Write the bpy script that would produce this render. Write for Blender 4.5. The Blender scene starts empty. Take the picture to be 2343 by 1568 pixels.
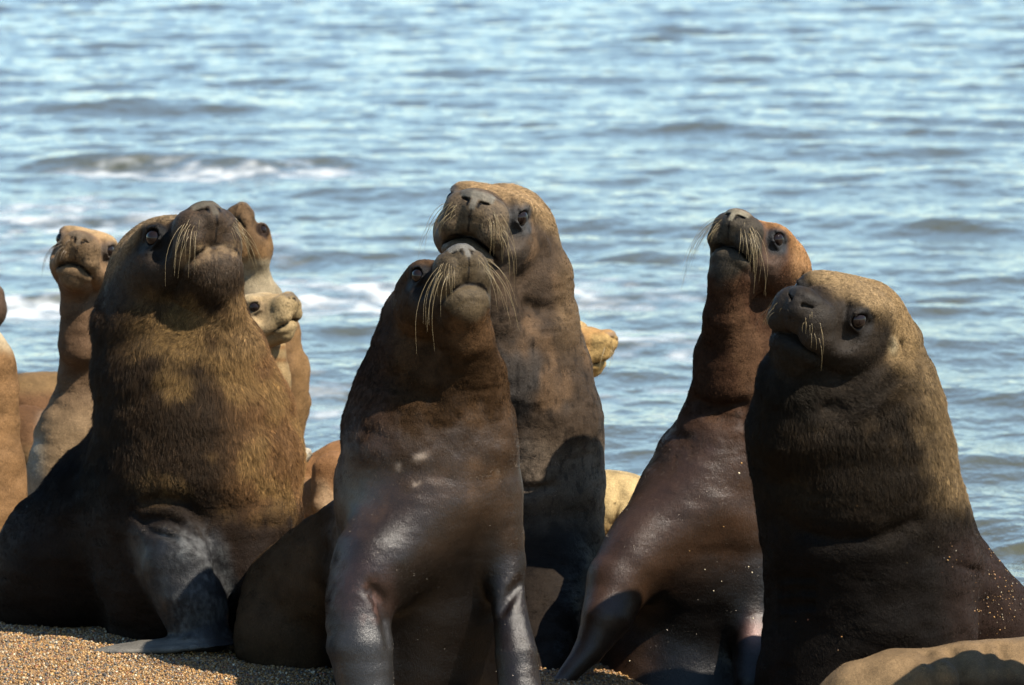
import bpy, bmesh, math, random
import numpy as np
from mathutils import Vector, Matrix, noise as mnoise

rng = np.random.default_rng(7)
random.seed(7)
scene = bpy.context.scene
R_ = math.radians

# ------------------------------------------------------------------ camera, light, exposure
CAM_H = 2.6
PITCH = R_(6.5)
FOC = 15 / 3.2                                  # focal length in picture widths
cam_d = bpy.data.cameras.new('camera')
cam = bpy.data.objects.new('camera', cam_d)
scene.collection.objects.link(cam)
cam.location = (0, 0, CAM_H)
cam.rotation_euler = (math.pi / 2 - PITCH, 0, 0)
cam_d.sensor_width = 36
cam_d.lens = 36 * FOC
cam_d.clip_start = 0.1
cam_d.clip_end = 5000
cam_d.dof.use_dof = True
cam_d.dof.focus_distance = 13.75
cam_d.dof.aperture_fstop = 6.7
scene.camera = cam

SUN_EL = R_(50)
SUN_DIR = Vector((0.52, -0.38, 0.77)).normalized()      # towards the sun
sun_d = bpy.data.lights.new('sun', 'SUN')
sun_d.energy = 5.0
sun_d.angle = R_(0.53)
sun_d.color = (1.0, 0.92, 0.80)
sun = bpy.data.objects.new('sun', sun_d)
scene.collection.objects.link(sun)
sun.rotation_euler = SUN_DIR.to_track_quat('Z', 'Y').to_euler()
world = bpy.data.worlds.new('World')
scene.world = world
world.use_nodes = True
wn = world.node_tree
sky = wn.nodes.new('ShaderNodeTexSky')
sky.sky_type = 'NISHITA'
sky.sun_disc = False
sky.sun_elevation = math.asin(SUN_DIR.z)
sky.sun_rotation = math.atan2(SUN_DIR.x, SUN_DIR.y)
sky.air_density = 1.0
sky.dust_density = 0.25
sky.ozone_density = 2.0
bg = next(n for n in wn.nodes if n.type == 'BACKGROUND')
bg.inputs['Strength'].default_value = 0.092
tint = wn.nodes.new('ShaderNodeMix')
tint.data_type = 'RGBA'; tint.blend_type = 'MULTIPLY'
tint.inputs['Factor'].default_value = 1.0
tint.inputs['B'].default_value = (.885, 1.0, 1.025, 1)
wn.links.new(sky.outputs[0], tint.inputs['A'])
wn.links.new(tint.outputs['Result'], bg.inputs['Color'])
scene.view_settings.view_transform = 'Standard'
scene.view_settings.look = 'None'
scene.view_settings.exposure = 1.4
scene.view_settings.gamma = 1.0
scene.cycles_curves.shape = 'RIBBONS'
scene.cycles.max_bounces = 6
scene.cycles.diffuse_bounces = 2
scene.cycles.glossy_bounces = 3
scene.cycles.transmission_bounces = 2
scene.cycles.sample_clamp_indirect = 4.0

# ------------------------------------------------------------------ helpers
CP, SP = math.cos(PITCH), math.sin(PITCH)


def at(px, py, Y):
    """photo point (2342 wide) at distance Y -> world point"""
    a = (px - 1171) / 2342 / FOC
    b = -(py - 784) / 2342 / FOC
    v = np.array([a, CP + b * SP, -SP + b * CP])
    return np.array([0, 0, CAM_H]) + v * (Y / v[1])


def mpp(Y):
    return Y / (2342 * FOC)


def tag(o, label=None, cat=None, group=None, kind=None):
    if label: o['label'] = label
    if cat: o['category'] = cat
    if group: o['group'] = group
    if kind: o['kind'] = kind
    return o


def link(name, data, parent=None):
    o = bpy.data.objects.new(name, data)
    scene.collection.objects.link(o)
    if parent is not None:
        o.parent = parent
        o.matrix_parent_inverse = Matrix.Translation(-Vector(parent.location))
    return o


def np_mesh(name, V, F, smooth=True):
    me = bpy.data.meshes.new(name)
    V = np.asarray(V, np.float32)
    F = np.asarray(F, np.int32)
    n = F.shape[1]
    me.vertices.add(len(V))
    me.vertices.foreach_set('co', V.ravel())
    me.loops.add(F.size)
    me.loops.foreach_set('vertex_index', F.ravel())
    me.polygons.add(len(F))
    me.polygons.foreach_set('loop_start', np.arange(0, F.size, n, dtype=np.int32))
    me.update(calc_edges=True)
    if smooth:
        me.polygons.foreach_set('use_smooth', np.ones(len(F), bool))
    return me


def set_col(me, name, C):
    a = me.attributes.new(name, 'FLOAT_COLOR', 'POINT')
    C4 = np.ones((len(C), 4), np.float32)
    C4[:, :3] = C
    a.data.foreach_set('color', C4.ravel())


def set_f(me, name, v):
    a = me.attributes.new(name, 'FLOAT', 'POINT')
    a.data.foreach_set('value', np.asarray(v, np.float32).ravel())


def ss(a, b, x):
    t = np.clip((x - a) / (b - a), 0, 1)
    return t * t * (3 - 2 * t)


def hash3(i, j, k, seed):
    n = (i * 374761393 + j * 668265263 + k * 2147483647 + seed * 1274126177) & 0xFFFFFFFF
    n = ((n ^ (n >> 13)) * 1274126177) & 0xFFFFFFFF
    n = n ^ (n >> 16)
    return (n & 0xFFFF) / 65535.0


def vnoise(P, freq, seed=0):
    """value noise in 0..1 on an (n,3) array"""
    q = np.asarray(P, np.float64) * freq + 1000.0
    i = np.floor(q).astype(np.int64)
    f = q - i
    f = f * f * (3 - 2 * f)
    out = 0
    for dx in (0, 1):
        for dy in (0, 1):
            for dz in (0, 1):
                w = (f[:, 0] if dx else 1 - f[:, 0]) * (f[:, 1] if dy else 1 - f[:, 1]) * (f[:, 2] if dz else 1 - f[:, 2])
                out = out + w * hash3(i[:, 0] + dx, i[:, 1] + dy, i[:, 2] + dz, seed)
    return out


def fbm(P, freq, seed=0, octs=3):
    s, a, t = 0, 1.0, 0
    for o in range(octs):
        s = s + a * vnoise(P, freq * 2 ** o, seed + o * 17)
        t += a
        a *= 0.5
    return s / t


# ------------------------------------------------------------------ implicit shapes
class Ell:
    def __init__(s, c, r, M=None, k=0.02, op=1):
        s.c = np.asarray(c, float); s.r = np.asarray(r, float)
        s.M = np.eye(3) if M is None else np.asarray(M, float)
        s.k, s.op = k, op
        e = np.sqrt(((s.M * s.r) ** 2).sum(1))
        s.lo, s.hi = s.c - e, s.c + e

    def ev(s, X, Y, Z):
        x, y, z = X - s.c[0], Y - s.c[1], Z - s.c[2]
        M = s.M
        a = (M[0, 0] * x + M[1, 0] * y + M[2, 0] * z)
        b = (M[0, 1] * x + M[1, 1] * y + M[2, 1] * z)
        c = (M[0, 2] * x + M[1, 2] * y + M[2, 2] * z)
        r = s.r
        k0 = np.sqrt((a / r[0]) ** 2 + (b / r[1]) ** 2 + (c / r[2]) ** 2)
        k1 = np.sqrt((a / r[0] ** 2) ** 2 + (b / r[1] ** 2) ** 2 + (c / r[2] ** 2) ** 2)
        return k0 * (k0 - 1) / (k1 + 1e-6)


class Cap:
    def __init__(s, a, b, ra, rb, k=0.02, op=1):
        s.a, s.b = np.asarray(a, float), np.asarray(b, float)
        s.ra, s.rb, s.k, s.op = ra, rb, k, op
        s.lo = np.minimum(s.a - ra, s.b - rb); s.hi = np.maximum(s.a + ra, s.b + rb)

    def ev(s, X, Y, Z):
        ba = s.b - s.a
        L = max((ba ** 2).sum(), 1e-12)
        x, y, z = X - s.a[0], Y - s.a[1], Z - s.a[2]
        h = np.clip((x * ba[0] + y * ba[1] + z * ba[2]) / L, 0, 1)
        d = np.sqrt((x - h * ba[0]) ** 2 + (y - h * ba[1]) ** 2 + (z - h * ba[2]) ** 2)
        return d - (s.ra + (s.rb - s.ra) * h)


class Chain:
    def __init__(s, caps, k, op=1, ki=.012):
        s.caps, s.k, s.op, s.ki = caps, k, op, ki
        s.lo = np.min([c.lo for c in caps], 0); s.hi = np.max([c.hi for c in caps], 0)

    def ev(s, X, Y, Z):
        d = None
        for c in s.caps:
            e = c.ev(X, Y, Z)
            d = e if d is None else smin(d, e, s.ki)
        return d


def smin(a, b, k):
    h = np.maximum(k - np.abs(a - b), 0) / k
    return np.minimum(a, b) - h * h * k * 0.25


def combine(d, e, p):
    return smin(d, e, p.k) if p.op > 0 else -smin(-d, e, p.k)


def eval_pts(prims, P):
    d = np.full(len(P), 1.0)
    for p in prims:
        pad = p.k + 0.02
        m = np.nonzero(((P > p.lo - pad) & (P < p.hi + pad)).all(1))[0]
        if len(m):
            q = P[m]
            d[m] = combine(d[m], p.ev(q[:, 0], q[:, 1], q[:, 2]), p)
    return d


def grad(prims, P, e=0.0012):
    g = np.empty_like(P)
    for i in range(3):
        q = P.copy(); q[:, i] += e
        r = P.copy(); r[:, i] -= e
        g[:, i] = (eval_pts(prims, q) - eval_pts(prims, r)) / (2 * e)
    return g


def axis(lo, hi, flo, fhi, hf, hc):
    flo, fhi = max(lo, flo), min(hi, fhi)
    pts = list(np.arange(flo, fhi + hf, hf)) if fhi > flo else [(lo + hi) / 2]
    h, x = hf, pts[-1]
    while x < hi:
        h = min(h * 1.15, hc); x += h; pts.append(x)
    h, x = hf, pts[0]
    while x > lo:
        h = min(h * 1.15, hc); x -= h; pts.insert(0, x)
    return np.array(pts)


def surface(prims, fine_lo, fine_hi, hf, hc, newton=3):
    lo = np.min([p.lo for p in prims if p.op > 0], 0) - 0.03
    hi = np.max([p.hi for p in prims if p.op > 0], 0) + 0.03
    ax = [axis(lo[i], hi[i], fine_lo[i], fine_hi[i], hf, hc) for i in range(3)]
    D = np.ones([len(a) for a in ax], np.float32)
    for p in prims:
        pad = p.k + 0.03
        sl = []
        for i in range(3):
            i0 = max(np.searchsorted(ax[i], p.lo[i] - pad) - 1, 0)
            i1 = min(np.searchsorted(ax[i], p.hi[i] + pad) + 1, len(ax[i]))
            sl.append(slice(i0, i1))
        sl = tuple(sl)
        X = ax[0][sl[0]].astype(np.float32)[:, None, None]
        Y = ax[1][sl[1]].astype(np.float32)[None, :, None]
        Z = ax[2][sl[2]].astype(np.float32)[None, None, :]
        D[sl] = combine(D[sl], p.ev(X, Y, Z), p)
    S = D < 0
    n = np.array(S.shape) - 1
    cnt = np.zeros(n, np.int8)
    for a in (0, 1):
        for b in (0, 1):
            for c in (0, 1):
                cnt += S[a:a + n[0], b:b + n[1], c:c + n[2]]
    act = (cnt > 0) & (cnt < 8)
    I, J, K = np.nonzero(act)
    idx = np.full(n, -1, np.int64)
    idx[I, J, K] = np.arange(len(I))
    acc = np.zeros((len(I), 3)); w = np.zeros(len(I))
    for dim in range(3):
        o1, o2 = [d for d in range(3) if d != dim]
        for u in (0, 1):
            for v in (0, 1):
                o = [0, 0, 0]; o[o1] = u; o[o2] = v
                i0 = [I + o[0], J + o[1], K + o[2]]
                i1 = [x.copy() for x in i0]; i1[dim] = i1[dim] + 1
                d0, d1 = D[tuple(i0)], D[tuple(i1)]
                m = (d0 < 0) != (d1 < 0)
                t = d0 / np.where(m, d0 - d1, 1)
                p = np.stack([ax[q][i0[q]] for q in range(3)], 1)
                p[:, dim] += t * (ax[dim][i1[dim]] - ax[dim][i0[dim]])
                acc[m] += p[m]; w[m] += 1
    V = acc / np.maximum(w, 1)[:, None]
    quads = []
    for dim in range(3):
        o1, o2 = (dim + 1) % 3, (dim + 2) % 3
        a = [slice(None)] * 3; b = [slice(None)] * 3
        a[dim] = slice(0, -1); b[dim] = slice(1, None)
        for q in (o1, o2):
            a[q] = slice(1, -1); b[q] = slice(1, -1)
        s0, s1 = S[tuple(a)], S[tuple(b)]
        for flip, m in ((False, s0 & ~s1), (True, ~s0 & s1)):
            e = np.array(np.nonzero(m))
            e[o1] += 1; e[o2] += 1
            def cell(u, v):
                c = e.copy(); c[o1] -= u; c[o2] -= v
                return idx[c[0], c[1], c[2]]
            q = [cell(1, 1), cell(0, 1), cell(0, 0), cell(1, 0)]
            if flip: q = q[::-1]
            quads.append(np.stack(q, 1))
    F = np.concatenate(quads)
    for it in range(newton):
        d = eval_pts(prims, V)
        g = grad(prims, V)
        g2 = np.maximum((g ** 2).sum(1), 0.05)
        st = np.clip(d / g2, -hf * 1.2, hf * 1.2)
        V = V - g * st[:, None]
    N = grad(prims, V, 0.0015)
    N /= np.maximum(np.linalg.norm(N, axis=1), 1e-6)[:, None]
    return V, F, N


def rot(yaw, pitch, roll):
    y, p, r = R_(yaw), R_(pitch), R_(roll)
    f = np.array([math.sin(y) * math.cos(p), -math.cos(y) * math.cos(p), math.sin(p)])
    u = np.array([-math.sin(y) * math.sin(p), math.cos(y) * math.sin(p), math.cos(p)])
    l = np.cross(f, u)
    c, s = math.cos(r), math.sin(r)
    return np.stack([c * l + s * u, f, -s * l + c * u], 1)


class Head:
    """canonical sea lion head; local x sideways, y along the snout, z up, unit = s metres"""
    def __init__(h, px, py, Y, s, yaw, pitch, roll, bull=1.0, gape=0.0, ears=True, pad=1.0):
        h.o = at(px, py, Y); h.s = s; h.R = rot(yaw, pitch, roll)
        h.bull, h.gape, h.pad, h.ears = bull, gape, pad, ears
        b = bull
        P = []
        W, S = h.w, s
        def E(c, r, k, op=1, tilt=None):
            M = h.R if tilt is None else h.R @ tilt
            P.append(Ell(W(c), np.array(r) * S, M, k * S, op))
        def C(a, c, ra, rb, k, op=1):
            P.append(Cap(W(a), W(c), ra * S, rb * S, k * S, op))
        def both(fn, a, *rest, **kw):
            for sg in (1, -1):
                fn((a[0] * sg, a[1], a[2]), *rest, **kw)
        cw = 1.12 + 0.18 * b
        E((0, -0.45, 0.0), (cw, 1.45, 1.02 + .12 * b), .3)
        C((0, 0.2, 0.08), (0, 1.15, 0.06), .92, .70, .35)
        C((0, 1.1, 0.06), (0, 2.0, 0.12), .64, .47, .25)
        # whisker pads and upper lip: a broad shield hanging over the jaw
        for sg in (1, -1):
            E((sg * .40 * h.pad, 1.76, .00), (.48 * h.pad, .56, .56), .10)
            E((sg * .52 * h.pad, 1.58, -.36), (.42 * h.pad, .62, .40), .10)
            E((sg * .66, 1.10, -.52), (.26, .50, .34), .14)                      # lip fold at the corner
            E((sg * .70, 0.2, -.30), (.52 + .1 * b, 1.05, .72), .35)             # cheek
            E((sg * .72, .60, .72), (.34, .42, .18), .22)                        # brow
            E((sg * .55, -.2, .75), (.5, .9, .3), .4)                            # skull roof
        E((0, 1.92, -.12), (.34, .36, .38), .12)
        # nose leather: flat pad above, narrow septum below
        E((0, 2.02, .46), (.44, .30, .19), .12)
        for sg in (1, -1):
            C((sg * .10, 2.26, .45), (sg * .36, 2.10, .40), .10, .09, .06)
        C((0, 2.27, .42), (0, 2.30, .08), .095, .05, .05)
        # mouth cleft cut up under the lips, then the jaw set into it
        g = gape
        E((0, 1.55, -.86 - .3 * g), (.70, .80, .30 + .3 * g), .06, -1)
        C((0, .20, -.66), (0, 1.25, -.90 - .5 * g), .78, .56, .03)
        E((0, 1.36, -.90 - .7 * g), (.70, .52, .31), .05)
        E((0, 1.68, -.80 - .7 * g), (.50, .22, .20), .10)
        # cheek hollow
        both(E, (1.02, 1.05, -.05), (.22, .32, .3), .3, -1)
        # philtrum
        C((0, 2.37, .04), (0, 2.31, -.38), .02, .02, .06, -1)
        # nostrils: slits under the wings
        for sg in (1, -1):
            C((sg * .11, 2.36, .10), (sg * .17, 2.37, .27), .022, .042, .05, -1)
            C((sg * .17, 2.37, .27), (sg * .38, 2.18, .30), .042, .034, .05, -1)
            C((sg * .34, 2.20, .14), (sg * .50, 1.95, .22), .02, .02, .08, -1)
        # eyes: lid mound, then the socket
        for sg in (1, -1):
            E((sg * .83, .77, .41), (.24, .36, .34), .12)
            C((sg * .93, 1.07, .56), (sg * 1.0, .76, .69), .06, .065, .05)
            C((sg * 1.0, .76, .69), (sg * 1.04, .48, .52), .065, .04, .05)
            C((sg * .95, 1.04, .22), (sg * 1.02, .70, .12), .04, .04, .05)
            E((sg * 1.02, .87, .40), (.19, .25, .205), .035, -1)
        if False:
            for sg in (1, -1):
                xo = cw * .965
                C((sg * (xo - .05), -.62, .06), (sg * (xo + .08), -.95, -.14), .085, .05, .06)
                C((sg * (xo + .02), -.68, -.08), (sg * (xo + .05), -.9, -.22), .05, .03, .05, -1)
        h.prims = P
        h.eye = [(sg * .875, .79, .40) for sg in (1, -1)]

    def w(h, p):
        return h.o + h.s * (h.R @ np.asarray(p, float))

    def loc(h, P):
        return (np.asarray(P) - h.o) @ h.R / h.s


def hit(prims, px, py, Y0=12.2, Y1=16.0, n=420):
    a = np.linspace(Y0, Y1, n)
    o = np.array([0, 0, CAM_H]); e = at(px, py, 1.0) - o
    P = o + e * a[:, None]
    d = eval_pts(prims, P)
    i = np.nonzero(d < 0)[0]
    return P[i[0]] if len(i) else None


class Body:
    def __init__(s): s.prims = []; s.late = []
    def chain(s, pts, k=0.05, op=1, sq=1.0):
        w = [(at(p[0], p[1], p[2]), p[3] * mpp(p[2])) for p in pts]
        caps = [Cap(a, b, ra, rb, k, op) for (a, ra), (b, rb) in zip(w[:-1], w[1:])]
        s.prims.append(Chain(caps, k, op) if len(caps) > 1 else caps[0])
        return s
    def throat(s, pts, k):
        n = len(s.prims); s.chain(pts, k); s.late.insert(0, s.prims.pop()); assert len(s.prims) == n
        return s
    def groove(s, h, pts, k=.03, sink=.35):
        """crease along points of the skin: (x, y, radius)"""
        pr = s.prims + (h.prims if h else [])
        w = []
        for x, y, r in pts:
            p = hit(pr, x, y)
            if p is not None:
                rr = r * mpp(p[1])
                w.append((p - np.array([0, rr * (1 - 2 * sink), 0]), rr))
        caps = [Cap(a, b, ra, rb, k, -1) for (a, ra), (b, rb) in zip(w[:-1], w[1:])]
        if caps: s.late.append(Chain(caps, k, -1, ki=.003))
        return s
    def ridge(s, h, pts, k=.02, sink=.5):
        pr = s.prims + (h.prims if h else [])
        w = []
        for x, y, r in pts:
            p = hit(pr, x, y)
            if p is not None:
                rr = r * mpp(p[1]); w.append((p + np.array([0, rr * sink, 0]), rr))
        caps = [Cap(a, b, ra, rb, k) for (a, ra), (b, rb) in zip(w[:-1], w[1:])]
        if caps: s.late.append(Chain(caps, k, 1, ki=.003))
        return s
    def dent(s, h, x, y, rx, rz, depth=.0035, k=.016):
        p = hit(s.prims + (h.prims if h else []), x, y)
        if p is not None:
            m = mpp(p[1]); s.late.append(Ell(p, (rx * m, depth, rz * m), None, k, -1))
        return s
    def ell(s, px, py, Y, r, k=0.04, op=1, M=None):
        s.prims.append(Ell(at(px, py, Y), r, M, k, op))
        return s


# ------------------------------------------------------------------ materials
def new_mat(name):
    m = bpy.data.materials.new(name)
    m.use_nodes = True
    nt = m.node_tree
    b = next(n for n in nt.nodes if n.type == 'BSDF_PRINCIPLED')
    return m, nt, b


def node(nt, t, **kw):
    n = nt.nodes.new(t)
    for k, v in kw.items():
        if k in ('inp',):
            for a, b in v.items(): n.inputs[a].default_value = b
        else: setattr(n, k, v)
    return n


def hide_material():
    m, nt, b = new_mat('hide')
    L = nt.links.new
    col = node(nt, 'ShaderNodeAttribute', attribute_name='tone')
    wet = node(nt, 'ShaderNodeAttribute', attribute_name='wet')
    geo = node(nt, 'ShaderNodeTexCoord')
    n1 = node(nt, 'ShaderNodeTexNoise', inp={'Scale': 14.0, 'Detail': 6.0, 'Roughness': .62})
    n2 = node(nt, 'ShaderNodeTexNoise', inp={'Scale': 190.0, 'Detail': 4.0, 'Roughness': .7})
    mp = node(nt, 'ShaderNodeMapping'); mp.inputs['Scale'].default_value = (1, 1, .28)
    n3 = node(nt, 'ShaderNodeTexNoise', inp={'Scale': 420.0, 'Detail': 3.0, 'Roughness': .7})
    L(geo.outputs['Object'], n1.inputs['Vector']); L(geo.outputs['Object'], n2.inputs['Vector'])
    L(geo.outputs['Object'], mp.inputs['Vector']); L(mp.outputs[0], n3.inputs['Vector'])
    def rng_(src, a, c):
        r = node(nt, 'ShaderNodeMapRange'); r.inputs['From Min'].default_value = .25; r.inputs['From Max'].default_value = .75
        r.inputs['To Min'].default_value = a; r.inputs['To Max'].default_value = c
        L(src, r.inputs['Value']); return r.outputs[0]
    def mul(a, c):
        q = node(nt, 'ShaderNodeMath', operation='MULTIPLY'); L(a, q.inputs[0])
        if isinstance(c, float): q.inputs[1].default_value = c
        else: L(c, q.inputs[1])
        return q.outputs[0]
    v = mul(mul(rng_(n1.outputs[0], .62, 1.38), rng_(n2.outputs[0], .72, 1.28)), rng_(n3.outputs[0], .65, 1.35))
    sc = node(nt, 'ShaderNodeVectorMath', operation='SCALE')
    L(col.outputs['Color'], sc.inputs[0]); L(v, sc.inputs['Scale'])
    L(sc.outputs[0], b.inputs['Base Color'])
    ro = node(nt, 'ShaderNodeMapRange'); ro.inputs['To Min'].default_value = .65; ro.inputs['To Max'].default_value = .33
    L(wet.outputs['Fac'], ro.inputs['Value'])
    ra = node(nt, 'ShaderNodeMath', operation='MULTIPLY_ADD'); L(n2.outputs[0], ra.inputs[0]); ra.inputs[1].default_value = .22; 
    L(ro.outputs[0], ra.inputs[2]); 
    sb = node(nt, 'ShaderNodeMath', operation='SUBTRACT'); L(ra.outputs[0], sb.inputs[0]); sb.inputs[1].default_value = .11
    L(sb.outputs[0], b.inputs['Roughness'])
    sp = node(nt, 'ShaderNodeMapRange'); sp.inputs['To Min'].default_value = .03; sp.inputs['To Max'].default_value = .34
    L(wet.outputs['Fac'], sp.inputs['Value']); L(sp.outputs[0], b.inputs['Specular IOR Level'])
    bp = node(nt, 'ShaderNodeBump', inp={'Strength': .55, 'Distance': .004})
    L(n3.outputs[0], bp.inputs['Height'])
    bs = node(nt, 'ShaderNodeMapRange'); bs.inputs['To Min'].default_value = .55; bs.inputs['To Max'].default_value = .38
    L(wet.outputs['Fac'], bs.inputs['Value']); L(bs.outputs[0], bp.inputs['Strength'])
    bp2 = node(nt, 'ShaderNodeBump', inp={'Strength': .5, 'Distance': .008})
    n4 = node(nt, 'ShaderNodeTexNoise', inp={'Scale': 70.0, 'Detail': 5.0, 'Roughness': .65})
    L(geo.outputs['Object'], n4.inputs['Vector'])
    bs2 = node(nt, 'ShaderNodeMapRange'); bs2.inputs['To Min'].default_value = .5; bs2.inputs['To Max'].default_value = .18
    L(wet.outputs['Fac'], bs2.inputs['Value']); L(bs2.outputs[0], bp2.inputs['Strength'])
    L(n4.outputs[0], bp2.inputs['Height']); L(bp.outputs[0], bp2.inputs['Normal'])
    L(bp2.outputs[0], b.inputs['Normal'])
    return m


def fur_material():
    m, nt, b = new_mat('fur')
    L = nt.links.new
    at_ = node(nt, 'ShaderNodeAttribute', attribute_name='tone')
    L(at_.outputs['Color'], b.inputs['Base Color'])
    b.inputs['Specular Tint'].default_value = (1.0, .88, .74, 1)
    w = node(nt, 'ShaderNodeAttribute', attribute_name='wet')
    for nm, lo, hi in (('Roughness', .55, .22), ('Specular IOR Level', .05, .75)):
        q = node(nt, 'ShaderNodeMapRange'); q.inputs['To Min'].default_value = lo; q.inputs['To Max'].default_value = hi
        L(w.outputs['Fac'], q.inputs['Value']); L(q.outputs[0], b.inputs[nm])
    return m


def eye_material():
    m, nt, b = new_mat('eye_gloss')
    b.inputs['Base Color'].default_value = (.008, .005, .004, 1)
    b.inputs['Roughness'].default_value = .03
    b.inputs['Specular IOR Level'].default_value = .22
    return m


def whisker_material(name, c):
    m, nt, b = new_mat(name)
    tc = node(nt, 'ShaderNodeTexCoord')
    n = node(nt, 'ShaderNodeTexNoise', inp={'Scale': 30.0})
    r = node(nt, 'ShaderNodeMix', data_type='RGBA')
    r.inputs['A'].default_value = (*c, 1); r.inputs['B'].default_value = (c[0] * .55, c[1] * .5, c[2] * .4, 1)
    nt.links.new(tc.outputs['Object'], n.inputs['Vector'])
    nt.links.new(n.outputs[0], r.inputs['Factor'])
    nt.links.new(r.outputs['Result'], b.inputs['Base Color'])
    b.inputs['Roughness'].default_value = .4
    return m


M_HIDE, M_FUR, M_EYE = hide_material(), fur_material(), eye_material()
M_WH = whisker_material('whisker_straw', (.25, .19, .095))
M_WH_D = whisker_material('whisker_dark', (.16, .12, .08))


# ------------------------------------------------------------------ ground and water
def shore_z(X, Y):
    """beach height"""
    t = ss(15.2, 22.0, Y + X * 0.9)
    z = 0.035 - 0.62 * t
    z = z - 0.15 * np.exp(-(((X - .74) / .42) ** 2 + ((Y - 13.95) / .5) ** 2))
    z = z + 0.055 * np.exp(-(((X + 1.35) / .75) ** 2 + ((Y - 13.65) / .8) ** 2))
    return z


WATER_Z = -0.25


def beach():
    xs = np.concatenate([np.linspace(-60, -4, 30)[:-1], np.linspace(-4, 4, 260), np.linspace(4, 60, 30)[1:]])
    ys = np.concatenate([np.linspace(-5, 12.5, 20)[:-1], np.linspace(12.5, 20, 240), np.linspace(20, 90, 40)[1:]])
    X, Y = np.meshgrid(xs, ys, indexing='ij')
    P = np.stack([X.ravel(), Y.ravel(), 0 * X.ravel()], 1)
    Z = shore_z(P[:, 0], P[:, 1]) + .03 * (fbm(P, 1.6, 3) - .5) + .014 * (fbm(P, 11, 9) - .5)
    Z = np.maximum(Z, -6)
    P[:, 2] = Z
    i, j = np.meshgrid(np.arange(len(xs) - 1), np.arange(len(ys) - 1), indexing='ij')
    n = len(ys)
    a = (i * n + j).ravel()
    F = np.stack([a, a + n, a + n + 1, a + 1], 1)
    me = np_mesh('beach', P, F)
    o = link('beach', me)
    tag(o, 'coarse ochre gravel beach under the sea lions', 'beach', kind='structure')
    m, nt, b = new_mat('beach_gravel')
    L = nt.links.new
    tc = node(nt, 'ShaderNodeTexCoord')
    v = node(nt, 'ShaderNodeTexVoronoi', inp={'Scale': 150.0})
    L(tc.outputs['Object'], v.inputs['Vector'])
    cr = node(nt, 'ShaderNodeValToRGB')
    e = cr.color_ramp.elements
    e[0].position, e[0].color = 0, (0.030, 0.027, 0.024, 1)
    e[1].position, e[1].color = 1, (0.270, 0.240, 0.198, 1)
    for p, c in ((.25, (0.120, 0.066, 0.024, 1)), (.5, (0.204, 0.120, 0.042, 1)), (.72, (0.156, 0.090, 0.036, 1)), (.85, (0.072, 0.060, 0.054, 1))):
        q = e.new(p); q.color = c
    sp = node(nt, 'ShaderNodeSeparateColor')
    L(v.outputs['Color'], sp.inputs[0]); L(sp.outputs[0], cr.inputs[0])
    L(cr.outputs[0], b.inputs['Base Color'])
    b.inputs['Roughness'].default_value = .7
    bp = node(nt, 'ShaderNodeBump', inp={'Strength': .8, 'Distance': .004}); bp.invert = True
    L(v.outputs['Distance'], bp.inputs['Height']); L(bp.outputs[0], b.inputs['Normal'])
    me.materials.append(m)
    return o


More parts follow.
